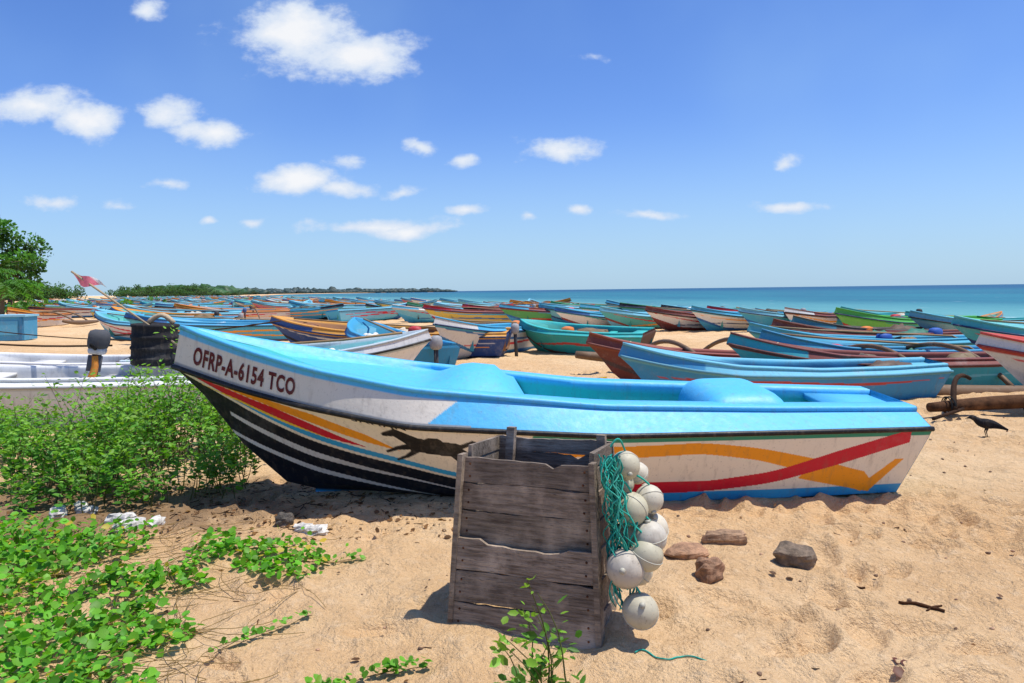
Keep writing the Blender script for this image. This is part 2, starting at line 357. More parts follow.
q=np.linspace(0,1,40); mb.tube(np.stack([1.9+.25*np.cos(q*14)*(1-q*.3),.1+.2*np.sin(q*14),.25+q*.06],-1),.012,S(60,110,150),5)
heading=math.pi+math.atan2(.37,5.76)
main=obj('fishing_boat',mb.mesh('fishing_boat'),m_paint,(3.10,6.20,.015),(math.radians(-3.6),0,heading))
def lettering(txt,x_from,x_to,w0,w1,col,name,surf,fat=.035):
    cu=bpy.data.curves.new(name,'FONT'); cu.body=txt; cu.resolution_u=3; cu.offset=fat; cu.space_character=1.12
    o=bpy.data.objects.new('tmp',cu); scene.collection.objects.link(o)
    dg=bpy.context.evaluated_depsgraph_get(); me=bpy.data.meshes.new_from_object(o.evaluated_get(dg)); bpy.data.objects.remove(o)
    n=len(me.vertices); co=np.zeros(n*3,np.float32); me.vertices.foreach_get('co',co); co=co.reshape(-1,3)
    u=(co[:,0]-co[:,0].min())/np.ptp(co[:,0]); w=(co[:,1]-co[:,1].min())/np.ptp(co[:,1])
    xl=x_from+(x_to-x_from)*u
    tg=np.linspace(0,1,600); ww=w0+(w1-w0)*w
    xs,_,_=SM[surf](tg,np.ones(600)) ; t=np.interp(xl,xs,tg)
    x,y,z=SM[surf](t,ww)
    co=np.stack([x,y+.005,z],-1)
    me.vertices.foreach_set('co',co.ravel().astype(np.float32)); me.update()
    at=me.color_attributes.new('Col','FLOAT_COLOR','POINT'); at.data.foreach_set('color',np.tile(np.append(col,1),(n,1)).ravel().astype(np.float32))
    me.materials.clear(); return obj(name,me,m_paint2,parent=main)
lettering('OFRP-A-6154 TCO',5.55,4.72,.22,.72,S(92,10,14),'registration_lettering','bul')
lettering('SAHAN',4.35,3.95,.94,.99,NAVY,'name_lettering','side',.01)
# ---- generic boats
PAL=[S(70,170,205),S(40,160,165),S(225,222,214),S(40,105,165),S(205,125,50),S(50,150,110),S(140,60,50),S(120,195,215),S(225,190,80),S(30,60,110)]
def generic(seed,L=6,kind='fibre',hull=None,cap=None,inner=None,low=None,rib=None,rise=1.,nt=150,nv=30,outrigger=0,bow=None,gear=True):
    r=random.Random(seed)
    H=hull if hull is not None else r.choice([PAL[0],PAL[1],PAL[2],PAL[2],PAL[7],PAL[2],PAL[3],S(90,170,95),S(225,195,90),S(205,110,120),PAL[7]]); Cp=cap if cap is not None else r.choice([PAL[0],PAL[1],PAL[7],PAL[7],PAL[0],PAL[4],PAL[2],PAL[6],PAL[5]])
    I=inner if inner is not None else r.choice([PAL[1],PAL[7],PAL[0],S(80,180,170),S(90,75,65)]); Lo=low if low is not None else r.choice([PAL[9],PAL[3],PAL[6],PAL[0],PAL[2]])
    ribs=rib if rib is not None else [(r.uniform(.35,.6),r.choice([RED,ORG,PAL[9],PAL[3]])),(r.uniform(.62,.8),r.choice([ORG,PAL[0],TEAL,RED]))]
    H=np.array(H)*.9;Cp=np.array(Cp)*.9;I=np.array(I)*.85
    bowc=np.array(bow if bow is not None else r.choice([ORG*.8,NAVY,RED*.8,PAL[0],PAL[3],Cp,H,Cp])); ph=r.uniform(0,6)
    def paint(t,v):
        c=np.tile(H,(len(t),1)); s=v-.35*np.clip(t-.55,0,1)**1.3
        c[s<.16]=Lo
        for k,(vc,cc) in enumerate(ribs):
            cen=vc-.5*np.clip(t-.6,0,1)*(-1 if k else .6)+.06*np.sin(t*7+ph+k*2)
            c[(np.abs(v-cen)<.055*np.sin(np.pi*np.clip(t*1.02,0,1)))]=cc
        c[(v<(t-.74)*2.6)&(t>.74)]=Lo
        c[(v<(t-.79)*2.6)&(t>.79)]=bowc*.9
        c[v>.9]=Cp*.8
        return c
    cano=kind=='canoe'
    bw=.42 if cano else r.uniform(.62,.74); d=.42 if cano else r.uniform(.5,.6); k=rise*.85
    P=dict(L=L,zr=[d,d,d+.02,d+.09*k,d+.19*k,d+.28*k,d+.40*k],b=[bw*.8,bw*.95,bw,bw*.92,bw*.72,bw*.46,0],
      hb=[.06]*3+[.09,.11,.12,.14],inset=[.1,.1,.1,.08,.05,.02,0],bottom=Lo,cap=Cp,inner=I,floorcol=I*.7,rail=r.choice([BLK,PAL[9]*.6,Cp*.6]),
      bulpaint=lambda t,w:np.where((t>.78)[:,None],bowc*.8+0*w[:,None],Cp[None]),deck=.8,dfall=.03,crown=.03,nb=4,capw=.06,transcol=r.choice([Cp,H,Lo]),deckcol=I,
      plates=[(.004,.12,-.03,.05,Cp),(.27,.32,-.08,.04,r.choice([Cp,H])),(.5,.56,-.06,.04,r.choice([Cp,H]))])
    mb,_=build_boat(P,paint,nt,nv)
    if gear:
        for _ in range(r.randint(1,3)):
            xx=L*r.uniform(.15,.72); mb.blob((xx,r.uniform(-.2,.2)*bw,d*r.uniform(.75,1.02)),(r.uniform(.2,.55),bw*r.uniform(.3,.6),r.uniform(.1,.22)),r.choice([S(40,110,90),S(60,130,170),S(120,100,70),S(200,190,170),S(90,70,55),S(40,60,70)]),16,9,.35,4.5,seed=r.randint(0,50))
        if r.random()<.45: mb.tube([(L*.1,.1,d),(L*.15,.1,d+.12),(L*.7,-.1,d+.3),(L*.9,-.1,d+.4)],.022,S(150,120,80),6)
        if r.random()<.3:
            for k2 in range(5): mb.blob((L*.62+.15*k2,r.uniform(-.25,.25),d+.04),(.08,.08,.08),S(225,222,210),10,7)
        if r.random()<.3:
            mb.blob((-.14,0,d+.12),(.10,.11,.13),r.choice([S(40,42,46),S(150,150,150),S(60,90,140)]),12,8,flat=3.5); mb.tube([(-.14,0,d+.05),(-.16,0,-.0)],.045,S(60,60,62),6)
        if r.random()<.4: mb.blob((L*r.uniform(.2,.7),bw*r.uniform(-.6,.6),d+.08),(.16,.11,.13),r.choice([S(40,90,170),S(220,120,40),S(225,225,220),S(190,40,50)]),12,8,flat=4)
        q=np.linspace(0,1,20); mb.tube(np.stack([L*.86+.3*q,bw*.4*(1-q)+.02,d+.42*k-.1*np.sin(q*3)],-1),.012,S(190,180,150),4)
    if outrigger:
        sg=outrigger; Wd=S(110,85,60)
        for xx in(L*.35,L*.62):
            q=np.linspace(0,1,14); mb.tube(np.stack([xx+0*q,sg*(-.3+q*2.4),d+.08+.22*np.sin(q*np.pi*.9)-(d-.05)*q**2.5],-1),.04,Wd,8)
        q=np.linspace(0,1,16); mb.tube(np.stack([L*.12+q*L*.75,sg*2.1+0*q,.12+.18*q**3],-1),.07+.05*np.sin(q*np.pi),Wd,8)
    return mb.mesh('fishing_boat')
def G(seed,L,**k):
    me=generic(seed,L,**k); me['L']=L; return me
def place(me,x,y,deg,heel=0,dz=0,name='fishing_boat'):
    a=math.radians(deg); L=me.get('L',6)
    ox=x-math.cos(a)*L*.45; oy=y-math.sin(a)*L*.45
    z=min(gz(x,y),gz(ox,oy)+.05)
    return obj(name,me,m_paint2,(ox,oy,z-.02+dz),(math.radians(heel),0,a))
W=S(235,234,230)
def two(me,bx,by,sx,sy,heel=0,name='fishing_boat'):
    L=me['L']; a=math.atan2(by-sy,bx-sx); ox=bx-math.cos(a)*L; oy=by-math.sin(a)*L
    return obj(name,me,m_paint2,(ox,oy,min(gz(bx,by),gz(ox,oy))-.02),(math.radians(heel),0,a))
MAR=S(125,62,54)
two(G(11,5.0,kind='canoe',hull=S(120,62,54),cap=S(150,78,66),inner=S(84,52,46),low=S(80,60,60),rib=[],bow=MAR,outrigger=-1,rise=1.1),1.15,11.8,6,13.2,-3,'outrigger_canoe')
two(G(12,5.0,kind='canoe',hull=S(60,150,200),cap=S(110,190,215),inner=S(50,120,160),low=S(50,140,190),rib=[(.75,S(190,60,50))],bow=S(60,150,200)),1.35,9.7,6,10.9,-6,'outrigger_canoe')
two(G(13,5.2,kind='canoe',hull=S(60,175,185),cap=MAR,inner=S(80,70,62),low=S(60,165,175),rib=[(.6,S(110,195,205))],bow=S(60,170,180),rise=1.1),3.15,11.0,8.2,11.8,-4)
two(G(14,4.6,kind='canoe',hull=S(70,170,200),cap=S(60,150,190),inner=MAR,bow=S(70,170,200),outrigger=1),4.2,12.7,9,13.4,-3,'outrigger_canoe')
two(G(15,5.6,kind='canoe',hull=S(90,190,200),cap=S(70,170,200),inner=S(70,55,50),bow=S(90,190,200)),4.6,14.6,10,15.9,-3)
two(G(16,5.6,kind='canoe',hull=S(110,195,205),cap=S(120,60,50),bow=S(120,60,50)),5.7,16.4,11,18.0,-3)
two(G(22,5.0,kind='canoe',hull=S(95,170,190),cap=S(80,75,70),inner=S(70,50,45),bow=S(60,130,150),rib=[]),6.9,18.4,12,19.8,-3)
two(G(17,5.8,hull=S(120,200,90),cap=S(70,170,70),low=S(190,60,50),bow=S(90,190,80)),9.3,21.5,15,23.2,-4)
two(G(18,5.8,hull=S(80,185,185),cap=S(110,200,200),bow=S(80,185,185)),8.5,14.4,14,13.6,-4)
two(G(19,5.8,hull=S(225,222,214),cap=S(200,70,60),low=S(200,200,195),inner=S(120,180,190),bow=S(225,222,214),rise=.8),6.05,9.7,10.5,7.6,-3)
two(G(20,6,hull=S(150,200,205),cap=S(100,190,210),bow=S(120,190,200)),10.4,19.5,16,19.2,-3)
two(G(31,6.6,hull=W,cap=W,inner=W*.8,low=W,rib=[(.8,W*.9)],bow=W,gear=False),-9.9,9.2,-4.0,9.75,-3)
two(G(32,6.2,hull=W,cap=W,inner=W*.8,low=S(150,160,165),rib=[(.5,W*.85)],bow=W),-10.3,11.2,-4.5,12.0,-2)
two(G(33,6.2,hull=S(40,75,135),cap=S(222,160,70),low=NAVY,inner=S(150,100,60),rib=[(.6,ORG),(.75,WHT)],rise=.95,bow=S(50,90,150)),-6.2,19,-.8,18.2,-5)
two(G(34,5.4,hull=S(55,150,195),cap=S(60,160,205),low=S(40,120,170),inner=S(70,160,190),rise=.8,bow=S(55,150,195)),-3.9,18.2,-1.75,14.0,0)
two(G(35,4.8,hull=W,cap=S(190,205,210),low=W,inner=S(120,190,195),rib=[(.7,S(90,130,160))],bow=W,rise=.8),-1.35,12.4,-6,12.0,5)
two(G(36,5.6,hull=S(225,222,214),cap=S(70,170,210),low=S(40,120,170),rib=[(.5,RED),(.7,S(40,105,165))],rise=.9,bow=S(225,222,214)),-1.8,16.5,1,22,-3)
two(G(37,3.6,hull=TEAL,cap=S(60,190,185),low=S(90,60,50),rib=[(.55,S(190,60,50))],inner=S(60,160,150),bow=TEAL,rise=.5),.2,19.6,3.6,17.6,-6)
two(G(38,6,hull=W,cap=S(110,190,215)),-15.5,27.5,-10,25,-3)
two(G(39,6,hull=S(80,180,205),cap=S(60,160,205)),-12.6,24,-7,26,-3)
two(G(40,6,hull=S(90,190,210),cap=S(110,190,215)),-17.5,31,-12,31,-3)
two(G(41,6,hull=W,cap=ORG),-19.5,36,-13,34,-3)
for i,(x,y) in enumerate([(4.9,27.6),(6.5,27.2),(8.1,26.6),(9.6,26.0),(11.2,25.4),(3.3,28.4),(1.6,29),(13,24.4)]):
    a=math.radians(212+random.uniform(-12,12)); 
    me=G(60+i,6,rise=.95,hull=[W,W,S(70,170,205),W,S(210,150,80),S(90,190,190),W,S(80,180,205)][i],cap=[MAR,PAL[0],PAL[7],MAR,PAL[1],PAL[7],PAL[0],PAL[1]][i])
    two(me,x,y,x-math.cos(a)*6,y-math.sin(a)*6,random.uniform(-6,6))
for i in range(10):
    me=G(80+i,6,rise=.9,nt=110,nv=24); 
    x=-6+i*1.8;y=36-i*.5+random.uniform(-1.4,1.4); a=math.radians(203+random.uniform(-22,22))
    two(me,x,y,x-math.cos(a)*6,y-math.sin(a)*6,random.uniform(-6,6))
variants=[G(100+i,random.choice([5.5,6,6.5]),rise=random.choice([.7,.9,1.15]),nt=80,nv=18,outrigger=random.choice([0,0,0,1])) for i in range(24)]
cnt=0
for k in range(0,130):
    al=36+k*(2.5+.02*k)
    for c in range(10):
        if random.random()<.24: continue
        s=4+c*6.8+random.uniform(-2.2,2.2); al2=al+random.uniform(-.9,.9)
        X=31-.41*(al2-45)-.912*s; Y=45+(al2-45)*.912-.41*s
        if Y<38 or Y>360: continue
        px=X/Y
        if px<-.68 or px>.62: continue
        if s>52 and random.random()<.5: continue
        place(random.choice(variants),X,Y,204+random.gauss(0,14) if random.random()<.8 else random.uniform(0,360),random.uniform(-9,9)); cnt+=1
print('boats',cnt)
# ------------------------------------------------------------------ wooden crate
def crate():
    mb=MB(); w0=.735;H=.87;D=.42; K=[(1,1,1),(.8,.78,.76),(1.2,1.15,1.1),(.9,.86,.8),(1.05,1,.95),(.75,.72,.7),(1.1,1.05,1)]
    def halfw(z): return (w0-.085*z/H)/2
    zs=[0.005,.135,.285,.425,.565,.70]; hs=[.125,.145,.145,.135,.13,.115]
    zb=[0.005,.135,.285,.42,.55,.69,.80]; hb=[.128,.148,.133,.128,.138,.108,.075]
    for side in('f','b'):
        for i,(z,h) in enumerate(zip(*( (zs,hs) if side=='f' else (zb,hb)))):
            yy=(-.034 if i<3 else 0.0) if side=='f' else D
            hw0=halfw(z)+rng.uniform(-.004,.006); hw1=halfw(z+h)+rng.uniform(-.003,.003)
            c=K[(i+(3 if side=='b' else 0))%7]
            n=18; q=np.linspace(-1,1,n); top=z+h+.004*np.sin(q*3+i*2)+rng.normal(0,.0022,n)-(.022*sm((.62-np.abs(q))/.15) if i==2 and side=='f' else 0)-(.02*(q>.3)*(q<.42) if i==5 else 0)
            bot=z+.003*np.cos(q*4+i)+rng.normal(0,.0015,n)
            if side=='f' and i==3: bot=bot-.03
            V=[];
            for y in(yy,yy+.02):
                V+= [[q[k]*hw0,y,bot[k]] for k in range(n)]+[[q[k]*hw1,y,top[k]] for k in range(n)]
            F=[]
            for k in range(n-1):
                F+=[(k,k+1,n+k+1,n+k),(2*n+k+1,2*n+k,3*n+k,3*n+k+1),(n+k,n+k+1,3*n+k+1,3*n+k),(k+1,k,2*n+k,2*n+k+1)]
            F+=[(0,n,3*n,2*n),(n-1,3*n-1,4*n-1,2*n-1)]
            mb.add(V,F,c)
    for sx in(-1,1):
        for i,(z,h) in enumerate(zip(zb,hb)):
            zz=z+h/2; mb.box((sx*(halfw(zz)-.014),D/2+.02,zz),(.02,D-.04,h-.006),K[(i+2)%7],jit=.0015)
        for y in(.045,D-.03):
            top=.80 if y<.1 else (.93 if sx<0 else .915)
            v=[];
            for z in(0,top):
                x=sx*(halfw(z)-.05) if not (y>.1 and sx<0) else -halfw(z)+.10; v+=[[x-.022,y-.02+.0,z],[x+.022,y-.02,z],[x+.022,y+.02,z],[x-.022,y+.02,z]]
            mb.add(v,[(0,1,5,4),(1,2,6,5),(2,3,7,6),(3,0,4,7),(4,5,6,7)],K[2])
        v=[]
        for z in(.0,.835):
            x=sx*(halfw(z)+.004); v+=[[x-.013,-.04,z],[x+.013,-.04,z],[x+.013,.03,z],[x-.013,.03,z]]
        mb.add(v,[(0,1,5,4),(1,2,6,5),(2,3,7,6),(3,0,4,7),(4,5,6,7)],K[3])
    for sx in(-1,1):
        for k,(z,h) in enumerate(zip(zs,hs)):
            for dz in(-.03,.03): mb.blob((sx*(halfw(z)-.045)+rng.uniform(-.006,.006),-.035 if k<3 else -.001,z+h/2+dz),(.006,.004,.006),(.4,.2,.12),6,5)
    mb.box((0,D/2,.03),(w0-.06,D-.06,.02),(.7,.7,.7))
    return mb.mesh('wooden_crate',False)
ang=math.atan2(3.37-3.63,.387+.30)
obj('wooden_crate',crate(),m_wood,(.037,3.50,gz(.04,3.6)-.02),(math.radians(-4),0,ang))
# ------------------------------------------------------------------ floats + net
fl=bpy.data.objects.new('net_floats',None); scene.collection.objects.link(fl)
FC=S(226,220,198)*.80
fpos=[(.525,3.50,.765,.070),(.60,3.62,.70,.055),(.545,3.46,.57,.080),(.64,3.52,.60,.068),(.625,3.42,.45,.076),(.50,3.36,.33,.086),(.60,3.38,.385,.076),(.66,3.55,.45,.075),(.56,3.33,.15,.080),(.525,3.60,.66,.060),(.54,3.50,.45,.06),(.58,3.5,.27,.07)]
mb=MB()
for i,(x,y,z,r) in enumerate(fpos):
    mb2=MB(); mb2.blob((0,0,0),(r,r,r*.98),FC*rng.uniform(.8,1.05)*np.array([1,rng.uniform(.94,1),rng.uniform(.85,1)]),32,20,.008,3,seed=i)
    th=np.linspace(0,2*np.pi,30); mb2.tube(np.stack([r*1.0*np.cos(th),r*np.sin(th),0*th],-1),.003,FC*.8,5,False)
    mb2.tube([(0,0,r*.95),(0,0,r*1.12)],.014,FC*.75,8); mb2.tube([(0,0,-r*.95),(0,0,-r*1.1)],.012,FC*.75,8)
    obj('float_%d'%(i+1),mb2.mesh('float'),m_float,(x,y,z),(rng.uniform(-1.2,1.2),rng.uniform(-1.2,1.2),rng.uniform(0,6)),fl)
NG=S(50,165,145)
for k in range(30):
    n=24;q=np.linspace(0,1,n); x0=.435+rng.uniform(-.02,.045); a=rng.uniform(-1,1,3)
    zend=rng.uniform(.1,.55)
    x=x0+q*(rng.uniform(.0,.10))+.02*np.sin(q*9+a[0]*5)+.012*np.sin(q*25+a[1]*9); y=3.44-q*.06+.03*np.sin(q*7+a[2]*6)+rng.uniform(-.05,.05); z=.82-q*(.82-zend)+0*q
    mb.tube(np.stack([x,y,z],-1),.003 if k%3 else .005,NG*rng.uniform(.6,1.3),5,False)
for i,(x,y,z,r) in enumerate(fpos):
    q=np.linspace(0,1,12); mb.tube(np.stack([.45+(x-.45)*q,3.45+(y-3.45)*q-.02*np.sin(q*3),z+.1+.05*np.sin(q*3.1)+(r-.1)*q],-1),.005,NG,5,False)
obj('net_rope',mb.mesh('net_rope'),m_plain,parent=fl)
mb=MB(); q=np.linspace(0,1,40); x=.52+q*.30;y=3.25-.1*q+.03*np.sin(q*11); mb.tube(np.stack([x,y,ground_z(x,y)+.006],-1),.0035,NG,5)
obj('green_rope',mb.mesh('green_rope'),m_plain)
# ------------------------------------------------------------------ rocks, litter
def rock(name,x,y,rad,col,rot,seed,flat=3.5,tilt=0):
    mb=MB(); mb.blob((0,0,0),rad,col,26,18,.16,2.5,flat=flat,seed=seed); o=obj(name,mb.mesh(name,False),m_rock,(x,y,gz(x,y)+rad[2]*.5),(tilt,0,rot)); return o
rock('stone',1.07,4.08,(.07,.06,.07),S(150,115,88),.5,3)
rock('stone',1.03,4.45,(.12,.07,.045),S(165,128,98),.2,5,tilt=.2)
rock('broken_brick',1.33,4.7,(.13,.05,.045),S(160,130,102),-.1,8,8)
rock('broken_brick',1.62,4.28,(.105,.075,.07),S(120,104,86),-.5,12,8,tilt=.15)
rock('stone',-1.60,5.15,(.06,.05,.05),S(90,85,78),.2,14)
mb=MB()
for (x,y,s) in [(-2.72,5.12,1.1),(-2.60,5.0,1.2),(-2.47,5.08,.9),(-3.15,5.45,.9),(-3.3,5.35,1.1),(-3.25,5.55,.8),(-1.42,4.98,.8),(-1.33,4.95,.9)]:
    mb.blob((x,y,gz(x,y)+.025*s),(.08*s,.05*s,.035*s),S(205,203,196),14,9,.3,3,flat=5,rot=x*7,seed=int(x*-10))
obj('polystyrene_debris',mb.mesh('polystyrene_debris',False),m_rock)
def stick(mb,x,y,L,a,r,col):
    q=np.linspace(-.5,.5,9); X=x+q*L*math.cos(a)+.03*L*np.sin(q*9);Y=y+q*L*math.sin(a)+.04*L*np.cos(q*7); mb.tube(np.stack([X,Y,ground_z(X,Y)+r*.8],-1),r*(1-.6*np.abs(q)),col,6)
mb=MB()
for (x,y,L,a,r) in [(1.78,3.95,.16,-.3,.008),(2.05,3.75,.2,2.4,.010),(2.1,3.72,.12,.4,.006),(2.6,4.9,.22,.2,.005),(.95,3.0,.15,.3,.003)]:
    stick(mb,x,y,L,a,r,S(140,105,75))
for _ in range(130):
    x=rng.uniform(-2.4,4.6);y=rng.uniform(2.6,9); stick(mb,x,y,rng.uniform(.02,.07),rng.uniform(0,6.3),rng.uniform(.001,.003),S(140,100,65)*rng.uniform(.5,1.3))
for _ in range(260):
    x=rng.uniform(-2.9,-.6);y=rng.uniform(4.95,6.3); stick(mb,x,y,rng.uniform(.03,.14),rng.uniform(0,6.3),rng.uniform(.0015,.004),S(105,80,56)*rng.uniform(.4,1.1))
obj('driftwood_twigs',mb.mesh('driftwood_twigs'),m_drift)
mb=MB()
for _ in range(520):
    x=rng.uniform(-2,6);y=rng.uniform(2.3,9); s=rng.uniform(.004,.015)
    mb.blob((x,y,gz(x,y)+s*.3),(s,s*.8,s*.6),S(150,120,95)*rng.uniform(.4,1.5),7,5,.3,3,rot=rng.uniform(0,6),seed=_%50)
obj('pebbles',mb.mesh('pebbles'),m_rock)
def leaves(pos,dirv,nrm,size,width,col,fold=.08):
    n=len(pos); dirv=dirv/np.linalg.norm(dirv,axis=1)[:,None]; s=np.cross(dirv,nrm); s/=np.linalg.norm(s,axis=1)[:,None]+1e-9; nn=np.cross(s,dirv)
    tpl=np.array([[0,0,0],[-1,.3,0],[-.85,.7,-.02],[0,1,-.12],[.85,.7,-.02],[1,.3,0],[0,.3,-fold],[0,.7,-fold-.03]])
    V=pos[:,None]+size[:,None,None]*(s[:,None]*tpl[None,:,0:1]*width[:,None,None]+dirv[:,None]*tpl[None,:,1:2]+nn[:,None]*tpl[None,:,2:3])
    return V.reshape(-1,3),np.repeat(col,8,0)
LF=[(0,6,1),(1,6,7,2),(2,7,3),(0,5,6),(5,4,7,6),(4,3,7)]
def leaf_mesh(mb,*a,**k):
    V,C=leaves(*a,**k); n=len(V)//8; F=[]
    for i in range(n):
        o=i*8
        for f in LF: F.append([o+j for j in f])
    mb.add(V,F,C)
def rnd_dirs(n,zb=0,zs=1): 
    d=rng.normal(0,1,(n,3)); d[:,2]=d[:,2]*zs+zb; return d/np.linalg.norm(d,axis=1)[:,None]
mb=MB(); x=np.concatenate([rng.uniform(-3.8,-.4,800),rng.uniform(-2,4,60)]); y=np.concatenate([rng.uniform(4.8,6.2,800),rng.uniform(2.6,6,60)]); n=len(x)
p=np.stack([x,y,ground_z(x,y)+.012],-1); d=rnd_dirs(n,0,.25)
leaf_mesh(mb,p,d,rnd_dirs(n,2.5,.5),rng.uniform(.015,.05,n),rng.uniform(.25,.4,n),S(120,88,56)*rng.uniform(.3,1.4,(n,1)))
x=np.array([1.58,1.62,1.56]);y=np.array([3.08,3.10,3.06]); leaf_mesh(mb,np.stack([x,y,ground_z(x,y)+.02],-1),rnd_dirs(3,0,.3),rnd_dirs(3,2,.5),np.array([.07,.06,.06]),np.array([.4,.4,.4]),np.tile(S(105,60,42),(3,1)))
obj('dry_leaf_litter',mb.mesh('dry_leaf_litter'),m_leaf)
def creeper_density(x,y):
    poly=[(-6,4.95),(-3.2,4.9),(-2.3,4.75),(-1.75,4.75),(-1.2,4.55),(-1.2,4.2),(-1.5,4.05),(-1.65,3.7),(-1.3,3.35),(-1.25,2.6),(-6,2.0)]
    return inpoly(x,y,poly)
mb=MB(); GC=S(104,165,48)
M0=30000; x=rng.uniform(-4.6,-.9,M0); y=rng.uniform(2.4,5.6,M0)
nn=fbm(x*1.6,y*1.6,3,5); left=np.clip((-1.5-x)/1.3,0,1)
patch=.16*np.exp(-((x+1.75)/.5)**2-((y-4.45)/.28)**2)
keep=creeper_density(x+.12*rng.normal(0,1,M0),y+.1*rng.normal(0,1,M0))&(nn+left*.30+patch>.015)&(rng.uniform(0,1,M0)<.62)
x=x[keep];y=y[keep];n=len(x); hh=(.03+.17*rng.uniform(0,1,n)**1.2*(.3+.7*left[keep]))*(.7+1.2*np.clip(nn[keep]+.2,0,.5))
p=np.stack([x,y,ground_z(x,y)+hh],-1)
tone=rng.uniform(.5,1.35,(n,1)); yel=(rng.uniform(0,1,(n,1))<.05)
col=np.where(yel,S(190,170,60),GC*tone*np.stack([rng.uniform(.8,1.15,n),np.ones(n),rng.uniform(.6,1,n)],-1))
leaf_mesh(mb,p,rnd_dirs(n,0.05,.35),rnd_dirs(n,1.6,.6),rng.uniform(.022,.06,n),rng.uniform(.36,.5,n),col)
for _ in range(320):
    xx=rng.uniform(-3.5,-1.1);yy=rng.uniform(2.6,5.2)
    if not creeper_density(np.array([xx]),np.array([yy]))[0]: continue
    q=np.linspace(0,1,14); a=rng.uniform(0,6.3); L=rng.uniform(.3,.7); X=xx+L*q*math.cos(a)+.04*np.sin(q*8);Y=yy+L*q*math.sin(a)+.05*np.sin(q*6+a)
    mb.tube(np.stack([X,Y,ground_z(X,Y)+.01+.03*np.sin(q*3.1)],-1),.0018,S(150,125,75),4,False)
for (xx,yy,a,L) in [(-.95,3.0,.4,.45),(-1.1,2.95,-.1,.4),(-1.35,3.3,.9,.5),(-.6,3.15,.2,.2),(-1.3,4.4,.1,.35),(-1.2,2.85,.1,.5)]:
    q=np.linspace(0,1,22); X=xx+L*q*math.cos(a)+.02*np.sin(q*8);Y=yy+L*q*math.sin(a)+.02*np.sin(q*9); Z=ground_z(X,Y)+.015
    mb.tube(np.stack([X,Y,Z],-1),.002,S(120,100,60),4,False)
    k=2; X=np.repeat(X,k);Y=np.repeat(Y,k);Z=np.repeat(Z,k);n=len(X)
    leaf_mesh(mb,np.stack([X,Y,Z+rng.uniform(.01,.04,n)],-1),rnd_dirs(n,.2,.4),rnd_dirs(n,1.8,.5),rng.uniform(.02,.042,n),rng.uniform(.35,.5,n),GC*rng.uniform(.6,1.3,(n,1)))
obj('beach_creeper',mb.mesh('beach_creeper'),m_leaf)
def shrub(stems,hfun,leafsz,col0,seed,per=24,wid=(.16,.28),stemcol=S(95,100,50)):
    r=np.random.default_rng(seed); mb=MB(); P=[];D=[];Z=[];C=[]
    for (x,y) in stems:
        h=hfun(x,y)*r.uniform(.5,1.15)*(1.3 if r.random()<.1 else 1); a=r.uniform(0,6.3); ln=r.uniform(.1,.55)*h; g=gz(x,y)
        q=np.linspace(0,1,8); X=x+ln*q**1.5*math.cos(a)+.015*np.sin(q*7+a);Y=y+ln*q**1.5*math.sin(a);ZZ=g+h*q-.1*h*q**3
        mb.tube(np.stack([X,Y,ZZ],-1),.0045*(1-.7*q),stemcol*r.uniform(.7,1.2),4,False)
        u=r.uniform(.15,1,per)**.8; aa=r.uniform(0,6.3,per); rr=r.uniform(0,.14,per)*h/.6*(1.1-u*.7)
        P.append(np.stack([np.interp(u,q,X)+rr*np.cos(aa),np.interp(u,q,Y)+rr*np.sin(aa),np.interp(u,q,ZZ)+r.uniform(-.02,.03,per)],-1))
        D.append(np.stack([np.cos(aa),np.sin(aa),r.uniform(-.2,.9,per)],-1)); Z.append(leafsz*r.uniform(.55,1.3,per)*(1.15-.45*u))
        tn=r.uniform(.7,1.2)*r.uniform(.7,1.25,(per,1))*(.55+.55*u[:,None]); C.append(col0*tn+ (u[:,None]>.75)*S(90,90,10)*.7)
    P=np.concatenate(P);D=np.concatenate(D);Z=np.concatenate(Z);C=np.concatenate(C);n=len(P)
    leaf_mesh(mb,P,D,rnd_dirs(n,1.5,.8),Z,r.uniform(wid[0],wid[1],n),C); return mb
st=[]
while len(st)<640:
    x=rng.uniform(-6.5,-1.75);y=rng.uniform(5.35,8.2)
    lim= -1.95-.25*(y-5.2)
    if x>lim or float(fbm(np.array([x*1.1]),np.array([y*1.1]),3,31)[0])<-.10: continue
    if y<5.7 and x>-2.5: continue
    st.append((x,y))
hf=lambda x,y:.28+.38*min(1,max(0,(y-5.2)/1.6))+.36*max(0,1-abs(x+3.1)/1.2)*min(1,(y-5)/1.2)-.14*(x<-4.2)
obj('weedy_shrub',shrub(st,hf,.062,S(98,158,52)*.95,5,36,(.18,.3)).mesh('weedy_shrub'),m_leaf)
st=[(.10+rng.normal(0,.06),2.64+rng.normal(0,.05)) for _ in range(11)]+[(.22,2.6),(.02,2.66)]
obj('weed_plant',shrub(st,lambda x,y:.50,.052,S(98,155,50)*.9,9,20,(.2,.3)).mesh('weed_plant'),m_leaf)
st=[(-.72+rng.normal(0,.04),2.85+rng.normal(0,.04)) for _ in range(6)]
obj('weed_plant',shrub(st,lambda x,y:.16,.045,S(98,155,50)*.9,10,12,(.25,.35)).mesh('weed_plant'),m_leaf)
